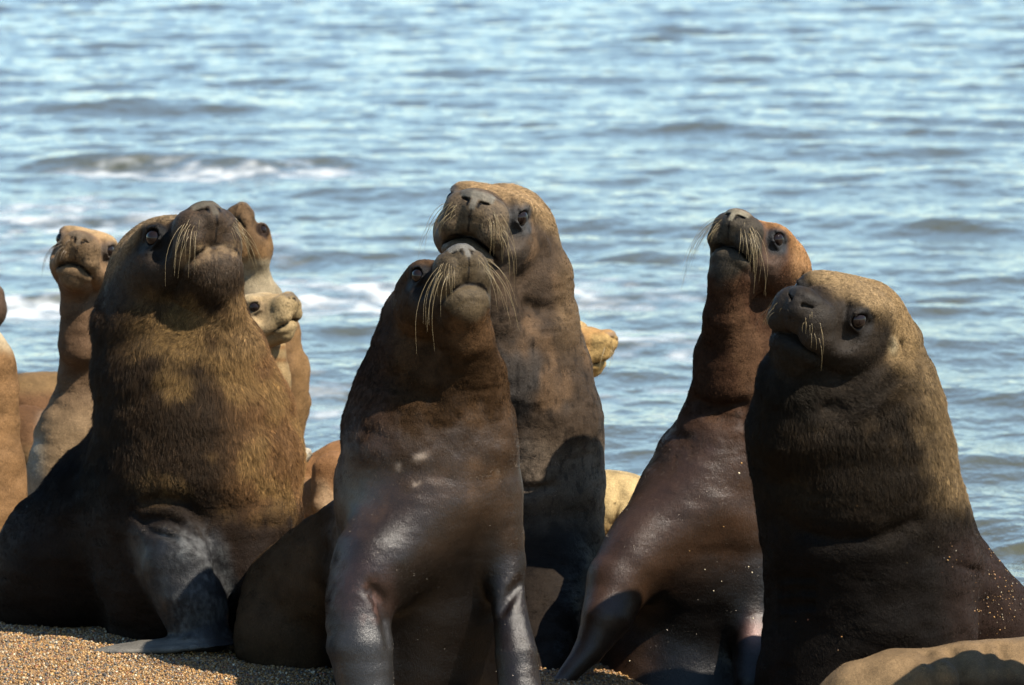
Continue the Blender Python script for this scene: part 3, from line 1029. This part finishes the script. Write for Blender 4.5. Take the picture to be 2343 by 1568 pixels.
# ---- tall brown bull behind it, tan crown
def middle_back():
    h = Head(1115, 525, 14.6, .1172, -10.1, 16.2, 14, bull=1.0, gape=.10)
    b = Body()
    b.chain([(1152, 545, 14.75, 124), (1166, 650, 14.76, 139), (1174, 760, 14.76, 153), (1190, 870, 14.78, 169), (1205, 960, 14.78, 176), (1210, 1100, 14.80, 175), (1212, 1250, 14.82, 175), (1215, 1400, 14.82, 174), (1205, 1580, 14.80, 165)], .08)
    b.throat([(1105, 640, 14.52, 60), (1120, 740, 14.56, 80), (1150, 860, 14.62, 110)], .05)
    b.chain([(1100, 1300, 15.0, 150), (1000, 1420, 15.2, 140)], .1)
    b.chain([(1245, 1330, 14.62, 110), (1248, 1440, 14.40, 80), (1238, 1530, 14.18, 52), (1225, 1590, 14.05, 40)], .10)
    b.chain([(1150, 1270, 14.7, 70), (1140, 1420, 14.6, 55), (1130, 1540, 14.55, 45)], .05)
    b.ridge(h, [(1243, 545, 4), (1248, 562, 6), (1251, 578, 3)])
    b.groove(h, [(1150, 1112, 5), (1185, 1120, 7), (1225, 1122, 6), (1262, 1112, 5)], .03)
    for g in ([(1205, 700, 2), (1240, 714, 3), (1285, 706, 2)],):
        b.groove(h, g, .05)

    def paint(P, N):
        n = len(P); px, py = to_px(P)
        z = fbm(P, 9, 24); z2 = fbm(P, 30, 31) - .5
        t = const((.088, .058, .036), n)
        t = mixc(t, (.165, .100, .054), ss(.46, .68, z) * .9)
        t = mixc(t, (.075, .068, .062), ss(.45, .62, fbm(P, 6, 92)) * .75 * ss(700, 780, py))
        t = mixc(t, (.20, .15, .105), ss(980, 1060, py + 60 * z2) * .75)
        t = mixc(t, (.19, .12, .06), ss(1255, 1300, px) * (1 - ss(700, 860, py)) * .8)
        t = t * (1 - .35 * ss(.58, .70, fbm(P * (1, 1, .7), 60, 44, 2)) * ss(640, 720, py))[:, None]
        t = mixc(t, (.030, .020, .013), ss(1130, 1250, py + 60 * z2) * .9)  # lower belly toned down to stand in for the shadow cast on it
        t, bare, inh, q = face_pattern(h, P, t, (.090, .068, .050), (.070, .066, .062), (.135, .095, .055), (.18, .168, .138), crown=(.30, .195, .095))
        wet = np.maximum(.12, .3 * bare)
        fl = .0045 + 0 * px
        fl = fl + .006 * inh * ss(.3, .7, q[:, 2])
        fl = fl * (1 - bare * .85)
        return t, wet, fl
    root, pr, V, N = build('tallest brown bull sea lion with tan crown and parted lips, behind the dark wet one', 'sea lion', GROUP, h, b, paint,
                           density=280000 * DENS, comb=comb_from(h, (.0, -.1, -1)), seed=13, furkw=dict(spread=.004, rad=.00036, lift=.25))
    whiskers(h, pr, root, 22, .165, M_WH, 9, droop=1.0)


# ---- slim one on the right, long neck
def slim_right():
    h = Head(1731, 586, 14.2, .0926, -27.6, 31.2, 9.6, bull=.55)
    b = Body()
    b.chain([(1757, 625, 14.32, 99), (1718, 740, 14.30, 99), (1702, 830, 14.28, 104), (1682, 920, 14.28, 109), (1658, 1000, 14.28, 121), (1645, 1080, 14.30, 152), (1635, 1180, 14.32, 192), (1622, 1290, 14.36, 225), (1608, 1400, 14.40, 230), (1590, 1490, 14.40, 232), (1580, 1600, 14.36, 235)], .07)
    b.throat([(1660, 648, 14.10, 42), (1664, 722, 14.15, 53), (1672, 800, 14.21, 66), (1672, 880, 14.24, 80)], .06)
    b.chain([(1690, 1050, 14.22, 66), (1610, 1140, 14.19, 78), (1520, 1215, 14.15, 80), (1460, 1270, 14.12, 78)], .14)
    b.chain([(1480, 1240, 14.14, 84), (1418, 1330, 14.08, 76), (1388, 1410, 14.02, 58), (1345, 1490, 13.98, 34), (1285, 1560, 13.93, 22)], .035)
    b.chain([(1690, 1330, 14.2, 80), (1725, 1450, 14.1, 50), (1720, 1560, 14.0, 44)], .05)
    b.chain([(1270, 1566, 13.9, 12), (1230, 1590, 13.82, 8)], .03)
    b.ridge(h, [(1834, 614, 3), (1841, 624, 5), (1843, 642, 3)])
    b.dent(h, 1834, 632, 3, 8, .006, .008)
    for g in ([(1598, 915, 2), (1645, 930, 3), (1700, 922, 2)],):
        b.groove(h, g, .05)

    def paint(P, N):
        n = len(P); px, py = to_px(P)
        z = fbm(P, 10, 34); z2 = fbm(P, 34, 61) - .5
        t = const((.090, .044, .024), n)
        t = mixc(t, (.15, .080, .042), ss(.48, .68, z) * .8 * (1 - ss(900, 1000, py)))
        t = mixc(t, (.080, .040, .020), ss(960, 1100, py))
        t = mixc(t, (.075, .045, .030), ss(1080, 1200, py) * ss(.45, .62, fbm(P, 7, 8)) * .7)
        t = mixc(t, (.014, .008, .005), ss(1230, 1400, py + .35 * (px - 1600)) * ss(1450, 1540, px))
        t = mixc(t, (.30, .17, .14), np.exp(-(((px - 1728) / 22) ** 2 + ((py - 1445) / 34) ** 2)))
        t, bare, inh, q = face_pattern(h, P, t, (.095, .060, .042), (.040, .040, .042), (.072, .058, .038), (.24, .21, .15), crown=(.36, .185, .075))
        q0 = h.loc(P)
        side = inh * (1 - ss(-.4, .5, q0[:, 1])) * ss(-.5, .2, q0[:, 2])
        t = mixc(t, (.32, .175, .078), side * .7)
        wet = ss(900, 1120, py + 160 * z2 + 120 * (z - .5))
        wet = np.maximum(wet, .3 * bare)
        fl = .0035 + .003 * (1 - ss(900, 1000, py))
        fl = fl * (1 - bare * .9) * (1 - ss(1230, 1330, py) * (1 - ss(1470, 1500, px)))
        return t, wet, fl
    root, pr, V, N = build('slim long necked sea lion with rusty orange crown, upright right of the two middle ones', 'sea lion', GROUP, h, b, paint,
                           density=280000 * DENS, comb=comb_from(h, (-.1, -.1, -1)), seed=14, furkw=dict(spread=.004, rad=.00034, lift=.22))
    whiskers(h, pr, root, 24, .19, M_WH, 10, droop=1.1)
    G = []
    for x, y in ((1690, 1083), (1696, 1060), (1576, 1260), (1527, 1304), (1711, 1297), (1720, 1310), (1612, 1303), (1632, 1352), (1722, 1415), (1440, 1512), (1655, 1205), (1650, 1330)):
        p = hit(pr, x, y, 13.4, 15)
        if p is not None: G.append(p - np.array([0, .002, 0]))
    grains('sand_grain', np.array(G), np.linspace(.0045, .0025, len(G)), 19, 'few stray grains stuck to the wet chest of the slim sea lion', pal=[(.7, .68, .62), (.5, .3, .1)])


# ---- stocky maned bull at far right, sandy crown
def bull_right():
    h = Head(1916, 738, 13.25, .1095, -32.5, 11.70, 21.9, bull=1.0, gape=.04)
    b = Body()
    b.chain([(1965, 760, 13.37, 122), (1985, 810, 13.39, 130), (1950, 900, 13.41, 196), (1942, 980, 13.41, 228), (1957, 1070, 13.43, 236), (1970, 1180, 13.45, 238), (1990, 1300, 13.49, 246), (1990, 1420, 13.49, 246), (1965, 1560, 13.49, 240)], .09)
    b.throat([(1830, 800, 13.19, 62), (1818, 880, 13.23, 92), (1830, 970, 13.27, 115)], .05)
    b.chain([(2050, 1200, 13.60, 160), (2110, 1300, 13.70, 148), (2230, 1410, 13.80, 132), (2420, 1600, 13.95, 130)], .1)
    for y in (0, 30, 62):
        b.groove(h, [(1742, 1336 + y, 3), (1780, 1326 + y, 5), (1815, 1322 + y, 5), (1860, 1322 + y, 3)], .022)
    b.groove(h, [(2190, 1295, 3), (2215, 1300, 4), (2245, 1312, 3)], .02)
    b.ridge(h, [(2036, 778, 6), (2045, 791, 10), (2043, 810, 6)], .012, .2)
    b.dent(h, 2061, 786, 5, 10, .008, .010)
    for g in ([(1890, 932, 4), (1940, 938, 6), (2000, 918, 6), (2062, 868, 3)], [(1830, 1215, 2), (1915, 1240, 5), (2010, 1232, 5), (2090, 1195, 2)]):
        b.groove(h, g, .06)

    def paint(P, N):
        n = len(P); px, py = to_px(P)
        z = fbm(P, 9, 44); z2 = fbm(P, 30, 51) - .5
        t = const((.036, .023, .012), n)
        t = mixc(t, (.12, .075, .033), ss(.52, .70, z) * .45 * (1 - ss(1040, 1240, py)) * ss(1740, 1860, px))
        ba = ss(2060, 2150, px + 60 * z2 + .12 * (900 - py)) * (1 - ss(1120, 1200, py))
        t = mixc(t, (.20, .132, .062), ba)
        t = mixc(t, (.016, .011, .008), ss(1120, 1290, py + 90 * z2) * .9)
        t = mixc(t, (.050, .028, .020), ss(2120, 2230, px) * ss(1180, 1260, py))
        t, bare, inh, q = face_pattern(h, P, t, (.036, .028, .021), (.018, .018, .018), (.042, .032, .019), (.065, .060, .055), crown=(.25, .168, .084))
        cheek = inh * ss(-1.1, .1, q[:, 1] + .4 * z2) * (1 - ss(.20, .85, q[:, 2] + .3 * z2))
        t = mixc(t, (.042, .031, .022), cheek * .85)
        back = inh * (1 - ss(-.9, -.3, q[:, 1])) * ss(-.7, -.1, q[:, 2])
        t = mixc(t, (.24, .155, .070), back * .8)
        ear = np.exp(-(((px - 2044) / 10) ** 2 + ((py - 793) / 17) ** 2)) * (N[:, 1] < 0)
        t = mixc(t, (.34, .27, .16), np.clip(ear, 0, 1))
        jaw = inh * (1 - ss(-.75, -.55, q[:, 2])) * ss(.6, 1.0, q[:, 1])
        t = mixc(t, (.022, .017, .011), jaw * .9)
        wet = np.maximum(.10, .3 * bare)
        fl = .0045 + .015 * ss(830, 930, py) * (1 - ss(980, 1290, py + 60 * z2))
        low = ss(.6, 1.0, -q[:, 2])
        fl = (fl * (1 - inh) + np.minimum(np.maximum(fl, .012), .0075 + .011 * low) * inh) * (1 - bare * .9 * (1 - low))
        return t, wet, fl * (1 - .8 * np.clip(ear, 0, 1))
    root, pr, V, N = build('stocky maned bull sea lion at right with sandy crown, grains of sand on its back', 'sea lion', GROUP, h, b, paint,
                           density=380000 * DENS, comb=comb_from(h, (.1, -.1, -1)), seed=15, furkw=dict(spread=.0045, rad=.00040))
    whiskers(h, pr, root, 15, .10, M_WH, 11, droop=1.0)
    # gravel grains stuck to the wet flank
    r = np.random.default_rng(4)
    G, n = [], 0
    while n < 430:
        y = 1195 + 270 * r.random() ** .8
        x = r.normal(2245 + .30 * (y - 1250), 62)
        if r.random() < .08: x, y = r.uniform(1780, 2200), r.uniform(1050, 1500)
        n += 1
        p = hit(pr, x, y, 12.75, 14.55, 260)
        if p is not None: G.append(p - np.array([0, .0015, 0]))
    grains('sand_grain', np.array(G), r.uniform(.0012, .0034, len(G)), 9, 'pale grains of sand sprinkled on the flank of the right hand bull')


def ico():
    bm = bmesh.new(); bmesh.ops.create_icosphere(bm, subdivisions=1, radius=1)
    V = np.array([v.co[:] for v in bm.verts]); F = np.array([[v.index for v in f.verts] for f in bm.faces]); bm.free()
    return V, F


PEB = None


def pebble_mat():
    global PEB
    if PEB is None:
        PEB, nt, b = new_mat('pebble')
        a = node(nt, 'ShaderNodeAttribute', attribute_name='tone')
        tc = node(nt, 'ShaderNodeTexCoord')
        n = node(nt, 'ShaderNodeTexNoise', inp={'Scale': 900.0})
        nt.links.new(tc.outputs['Object'], n.inputs['Vector'])
        r = node(nt, 'ShaderNodeMapRange'); r.inputs['To Min'].default_value = .6; r.inputs['To Max'].default_value = 1.4
        nt.links.new(n.outputs[0], r.inputs['Value'])
        s = node(nt, 'ShaderNodeVectorMath', operation='SCALE')
        nt.links.new(a.outputs['Color'], s.inputs[0]); nt.links.new(r.outputs[0], s.inputs['Scale'])
        nt.links.new(s.outputs[0], b.inputs['Base Color'])
        b.inputs['Roughness'].default_value = .38
    return PEB


PAL = np.array([(.40, .24, .085), (.33, .18, .06), (.46, .30, .13), (.22, .12, .05), (.10, .09, .085), (.06, .06, .065), (.17, .16, .15), (.55, .50, .42), (.75, .72, .66), (.30, .10, .05), (.38, .27, .15)])
PALW = np.array([.22, .18, .14, .12, .08, .05, .07, .05, .02, .03, .08]); PALW = PALW / PALW.sum()


def grains(name, P, R, seed, label, pal=None):
    r = np.random.default_rng(seed)
    iv, jf = ico()
    n = len(P)
    A = r.normal(size=(n, 3, 3)); Q = np.linalg.qr(A)[0]
    S = np.stack([r.uniform(.8, 1.25, n), r.uniform(.75, 1.1, n), r.uniform(.55, .85, n)], 1) * R[:, None]
    base = iv[None] * (1 + r.normal(0, .10, (n, len(iv), 1)))
    V = np.einsum('nij,nvj->nvi', Q, base * S[:, None]) + P[:, None]
    F = jf[None] + (np.arange(n) * len(iv))[:, None, None]
    me = np_mesh(name, V.reshape(-1, 3), F.reshape(-1, 3))
    C = PAL[r.choice(len(PAL), n, p=PALW)] if pal is None else np.array(pal)[r.integers(0, len(pal), n)]
    C = C * r.uniform(.6, 1.35, (n, 1)) * np.array([.50, .44, .32])
    set_col(me, 'tone', np.repeat(C, len(iv), 0))
    me.materials.append(pebble_mat())
    o = link(name, me)
    tag(o, label, 'sand' if name == 'sand_grain' else 'gravel', kind='stuff')
    return o


def ground_h(P):
    P0 = P * np.array([1, 1, 0])
    return shore_z(P[:, 0], P[:, 1]) + .03 * (fbm(P0, 1.6, 3) - .5) + .014 * (fbm(P0, 11, 9) - .5)


def gravel():
    r = np.random.default_rng(2)
    sets = []
    for (x0, x1, y0, y1, n) in ((-1.75, -.40, 13.1, 14.9, 62000), (-.40, .75, 13.2, 14.4, 24000), (-.75, -.35, 15.8, 19.6, 5000)):
        P = np.stack([r.uniform(x0, x1, n), r.uniform(y0, y1, n), np.zeros(n)], 1)
        sets.append(P)
    P = np.concatenate(sets)
    R = .0021 + .0036 * r.random(len(P)) ** 3 + .0008 * r.random(len(P))
    P[:, 2] = ground_h(P) + R * r.uniform(.0, .8, len(P))
    grains('gravel', P, R, 3, 'loose ochre and grey gravel covering the beach')


# ---- smaller ones behind, out of focus
def simple_paint(base, spots, h=None, face=None, wet=.1, flen=.0035):
    def paint(P, N):
        n = len(P); px, py = to_px(P)
        z = fbm(P, 9, 64)
        t = const(base, n)
        t = t * (.75 + .5 * z)[:, None]
        for (c, f) in spots:
            t = mixc(t, c, np.clip(f(px, py, P, z), 0, 1))
        if h is not None:
            t, bare, inh, q = face_pattern(h, P, t, *face)
        return t, np.full(n, wet), np.full(n, flen)
    return paint


def back_left():
    h = Head(193, 592, 16.2, .0907, -1.3, 16.2, 14.1, bull=.0, ears=False, pad=.92)
    b = Body()
    b.chain([(205, 600, 16.3, 62), (197, 700, 16.32, 58), (192, 790, 16.32, 56), (190, 860, 16.32, 59), (186, 930, 16.32, 75), (181, 1000, 16.32, 101), (185, 1080, 16.32, 126), (190, 1200, 16.35, 134), (190, 1330, 16.4, 125)], .05)
    b.throat([(168, 645, 16.20, 28), (174, 710, 16.22, 38), (182, 790, 16.24, 46)], .05)
    face = ((.26, .16, .085), (.10, .075, .055), (.20, .13, .07), (.17, .13, .09))
    p = simple_paint((.17, .10, .055), [((.34, .225, .12), lambda px, py, P, z: ss(820, 1020, py)), ((.46, .40, .30), lambda px, py, P, z: np.exp(-((px - 85 - .0 * py) / 18) ** 2) * ss(980, 1020, py))], h, (*face, (.50, .33, .16)), flen=.004)
    root, pr, V, N = build('brown sea lion with pale shoulders and raised chin behind the left bull', 'sea lion', GROUP, h, b, p, gain=.36, hf=.006, density=60000 * DENS, comb=comb_from(h), seed=21, furkw=dict(rad=.0005))
    whiskers(h, pr, root, 9, .16, M_WH_D, 15, sides=(1,), rad=.001)


def far_left():
    h = Head(-72, 815, 15.6, .080, -66, 10, 0, bull=.0)
    b = Body()
    b.chain([(-48, 808, 15.66, 66), (-32, 850, 15.66, 68), (-25, 900, 15.66, 67), (-30, 970, 15.66, 76), (-40, 1060, 15.66, 97), (-50, 1160, 15.66, 118), (-55, 1290, 15.66, 128), (-55, 1340, 15.7, 110)], .05)
    face = ((.62, .50, .33), (.03, .025, .02), (.5, .36, .2), (.2, .15, .1))
    p = simple_paint((.32, .175, .075), [], h, (*face, (.66, .52, .32)), flen=.003)
    build('orange brown sea lion with pale face cut by the left edge', 'sea lion', GROUP, h, b, p, gain=.36, hf=.006, density=40000 * DENS, comb=comb_from(h), seed=22, furkw=dict(rad=.0005))
    h = Head(-76, 690, 16.9, .088, -40, 25, 0, bull=.6, ears=False)
    b = Body()
    b.chain([(-72, 730, 17.0, 66), (-72, 820, 17.0, 70), (-65, 950, 17.0, 90), (-70, 1150, 17.0, 100), (-70, 1300, 17, 100)], .05)
    face = ((.10, .065, .045), (.05, .04, .03), (.10, .07, .05), (.12, .10, .08))
    p = simple_paint((.13, .08, .05), [], h, face, flen=.006)
    build('brown furry sea lion almost wholly beyond the left edge', 'sea lion', GROUP, h, b, p, gain=.36, hf=.007, density=30000 * DENS, comb=comb_from(h), seed=23, furkw=dict(rad=.0005))


def lying_left():
    b = Body()
    b.chain([(-20, 985, 17.2, 92), (70, 955, 17.2, 104), (170, 950, 17.3, 105), (300, 1010, 17.5, 90)], .08)
    b.chain([(60, 985, 16.95, 62), (95, 1070, 16.85, 40), (60, 1180, 16.8, 26)], .04)
    b.chain([(40, 905, 16.82, 8), (95, 890, 16.78, 9), (135, 905, 16.8, 8)], .04, -1)
    p = simple_paint((.32, .195, .085), [((.20, .10, .045), lambda px, py, P, z: ss(880, 915, py) * (1 - ss(1000, 1060, py)) * (P[:, 1] < 17.2)), ((.6, .45, .32), lambda px, py, P, z: np.exp(-((px - 100) / 14) ** 2) * ss(930, 960, py) * .6)])
    build('rusty sea lion lying between the far left one and the brown raised one', 'sea lion', GROUP, None, b, p, gain=.33, hc=.014, density=50000 * DENS, comb=lambda G: const((-1, -.2, -.3), len(G)), seed=41, furkw=dict(rad=.0005))


def pair_behind_bull():
    h = Head(566, 563, 16.7, .066, -28, 66, 0, bull=.0, ears=False, pad=.9)
    b = Body()
    b.chain([(570, 575, 16.75, 40), (572, 625, 16.75, 44), (585, 690, 16.75, 62), (612, 770, 16.75, 76), (628, 850, 16.75, 82), (633, 920, 16.75, 79), (622, 1000, 16.75, 70), (600, 1120, 16.75, 90), (590, 1300, 16.8, 80)], .05)
    for y in (598, 622):
        b.chain([(535, y, 16.58, 3), (572, y + 2, 16.55, 4), (610, y, 16.58, 3)], .025, -1)
    face = ((.20, .12, .06), (.05, .03, .02), (.20, .12, .06), (.20, .15, .11))
    p = simple_paint((.30, .17, .075), [((.60, .48, .30), lambda px, py, P, z: ss(585, 605, py) * (1 - ss(700, 760, py))), ((.50, .28, .11), lambda px, py, P, z: ss(655, 690, px) * .6)], h, (*face, (.26, .16, .08)))
    build('brown headed sea lion with orange flank, nose up, behind the left bull', 'sea lion', GROUP, h, b, p, gain=.26, hf=.006, density=60000 * DENS, comb=comb_from(h), seed=len(bpy.data.objects), furkw=dict(rad=.0005))
    h = Head(577, 731, 15.9, .0765, 64, 20, 0, bull=.0, ears=False, pad=.9)
    b = Body()
    b.chain([(566, 760, 15.98, 62), (595, 800, 15.98, 56), (604, 870, 15.98, 55), (604, 960, 15.98, 62), (590, 1080, 16.0, 90), (580, 1300, 16.0, 90)], .05)
    for y in (792, 822, 850):
        b.chain([(590, y + 4, 15.82, 3), (625, y + 3, 15.80, 4), (660, y - 3, 15.84, 3)], .025, -1)
    face = ((.60, .43, .23), (.48, .34, .19), (.50, .36, .18), (.25, .2, .15))
    p = simple_paint((.62, .42, .20), [((.36, .17, .06), lambda px, py, P, z: (np.exp(-((py - 795) / 6) ** 2) + np.exp(-((py - 824) / 6) ** 2)) * .8 * (px > 575))], h, (*face, (.72, .54, .30)))
    build('cream faced sea lion in profile facing right at the bull\'s shoulder', 'sea lion', GROUP, h, b, p, gain=.26, hf=.006, density=60000 * DENS, comb=comb_from(h), seed=len(bpy.data.objects), furkw=dict(rad=.0005))
    h = Head(648, 1030, 16.3, .042, 80, -12, 0, bull=0, ears=False, pad=.9)
    b = Body()
    b.chain([(630, 1040, 16.3, 30), (610, 1090, 16.3, 40), (580, 1200, 16.3, 70), (570, 1300, 16.3, 70)], .03)
    face = ((.7, .62, .46), (.4, .34, .26), (.72, .64, .48), (.4, .32, .24))
    p = simple_paint((.72, .62, .44), [], h, (*face, (.75, .68, .5)))
    build('small pale pup peeping out beside the left bull\'s flank', 'sea lion', GROUP, h, b, p, gain=.26, hf=.006, density=60000 * DENS, comb=comb_from(h), seed=len(bpy.data.objects), furkw=dict(rad=.0005))


def profile_behind_middle():
    h = Head(1284, 789, 16.1, .0775, 80, 2, 0, bull=.0, ears=False, pad=.9)
    b = Body()
    b.chain([(1268, 800, 16.15, 62), (1262, 880, 16.18, 66), (1258, 980, 16.2, 80), (1258, 1120, 16.2, 105), (1250, 1320, 16.2, 105)], .05)
    face = ((.44, .25, .09), (.12, .08, .05), (.52, .34, .13), (.25, .17, .11))
    p = simple_paint((.42, .23, .085), [], h, (*face, (.60, .42, .19)))
    root, pr, V, N = build('golden sea lion snout in profile looking right from behind the tallest bull', 'sea lion', GROUP, h, b, p, gain=.36, hf=.006, density=60000 * DENS, comb=comb_from(h), seed=len(bpy.data.objects), furkw=dict(rad=.0005))
    whiskers(h, pr, root, 6, .16, M_WH, 25, sides=(1,), rad=.001, droop=1.5)


def lying_middle():
    b = Body()
    b.chain([(1290, 1180, 15.7, 112), (1400, 1185, 15.7, 113), (1500, 1215, 15.75, 112), (1640, 1260, 15.8, 100)], .08)
    for x in (0, 38, 76):
        b.chain([(1412 + x, 1095, 15.60, 3), (1418 + x, 1140, 15.56, 4), (1398 + x, 1200, 15.55, 5), (1370 + x, 1260, 15.56, 4)], .03, -1)
    p = simple_paint((.70, .50, .23), [((.40, .19, .06), lambda px, py, P, z: ss(1170, 1260, py + .0 * px) * .7)])
    build('cream yellow sea lion lying in folds between the tall bull and the slim one', 'sea lion', GROUP, None, b, p, gain=.36, hc=.010, density=50000 * DENS, comb=lambda G: const((-1, -.2, -.3), len(G)), seed=41, furkw=dict(rad=.0005))
    b = Body()
    b.chain([(560, 1230, 16.4, 90), (690, 1165, 16.4, 105), (800, 1125, 16.4, 122), (940, 1120, 16.4, 120)], .08)
    b.chain([(770, 1090, 16.18, 60), (745, 1160, 16.12, 36)], .04)
    p = simple_paint((.38, .19, .080), [((.62, .44, .26), lambda px, py, P, z: ss(1080, 1120, py) * ss(.4, .6, z) * .6)])
    build('rusty brown sea lion lying on the beach behind the gap beside the left bull', 'sea lion', GROUP, None, b, p, gain=.36, hc=.012, density=50000 * DENS, comb=lambda G: const((-1, -.2, -.3), len(G)), seed=41, furkw=dict(rad=.0005))


def lying_front():
    b = Body()
    b.chain([(1990, 1640, 12.55, 140), (2060, 1628, 12.55, 146), (2200, 1625, 12.58, 156), (2400, 1622, 12.65, 170), (2700, 1660, 12.70, 170)], .08)
    b.chain([(2140, 1560, 12.42, 52), (2158, 1640, 12.38, 48)], .04)
    b.groove(None, [(2118, 1492, 3), (2136, 1528, 8), (2150, 1568, 10)], .03)
    b.groove(None, [(2172, 1486, 3), (2188, 1518, 8), (2205, 1568, 10)], .03)
    b.groove(None, [(2285, 1476, 3), (2296, 1520, 5), (2304, 1568, 5)], .03)
    b.groove(None, [(2250, 1480, 2), (2256, 1520, 4), (2262, 1568, 4)], .03)

    def paint(P, N):
        n = len(P); px, py = to_px(P)
        z = fbm(P, 12, 74)
        t = const((.31, .20, .10), n) * (.8 + .4 * z)[:, None]
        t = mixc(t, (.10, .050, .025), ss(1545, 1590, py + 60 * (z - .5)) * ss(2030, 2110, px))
        return t, np.full(n, .15), np.full(n, .0035)
    build('tan sea lion lying in the right foreground, only its back in view', 'sea lion', GROUP, None, b, paint, gain=.36, hc=.008, lumps=.7, density=120000 * DENS, comb=lambda G: const((-1, -.2, -.2), len(G)), seed=31, furkw=dict(rad=.00036, spread=.004))


def beyond_right():
    h = Head(2585, 1110, 12.05, .10, -35, 25, 0, bull=.8)
    b = Body()
    b.chain([(2600, 1140, 12.15, 120), (2595, 1270, 12.15, 150), (2592, 1420, 12.15, 165), (2595, 1560, 12.2, 175), (2600, 1700, 12.2, 170)], .08)
    face = ((.06, .045, .03), (.02, .018, .016), (.07, .05, .03), (.1, .09, .07))
    p = simple_paint((.05, .03, .016), [], h, (*face, (.2, .13, .07)))
    build('dark sea lion sitting just beyond the right edge, shading the tan one', 'sea lion', GROUP, h, b, p, hf=.007, density=50000 * DENS, comb=comb_from(h), seed=51, furkw=dict(rad=.0005))


import os
ONLY = os.environ.get('ONLY')
BUILD = [bull_left, middle_front, middle_back, slim_right, bull_right, back_left, far_left, lying_left, pair_behind_bull, profile_behind_middle, lying_middle, lying_front, beyond_right, gravel]
for fn in BUILD:
    if ONLY is None or fn.__name__ in ONLY.split(','):
        fn()
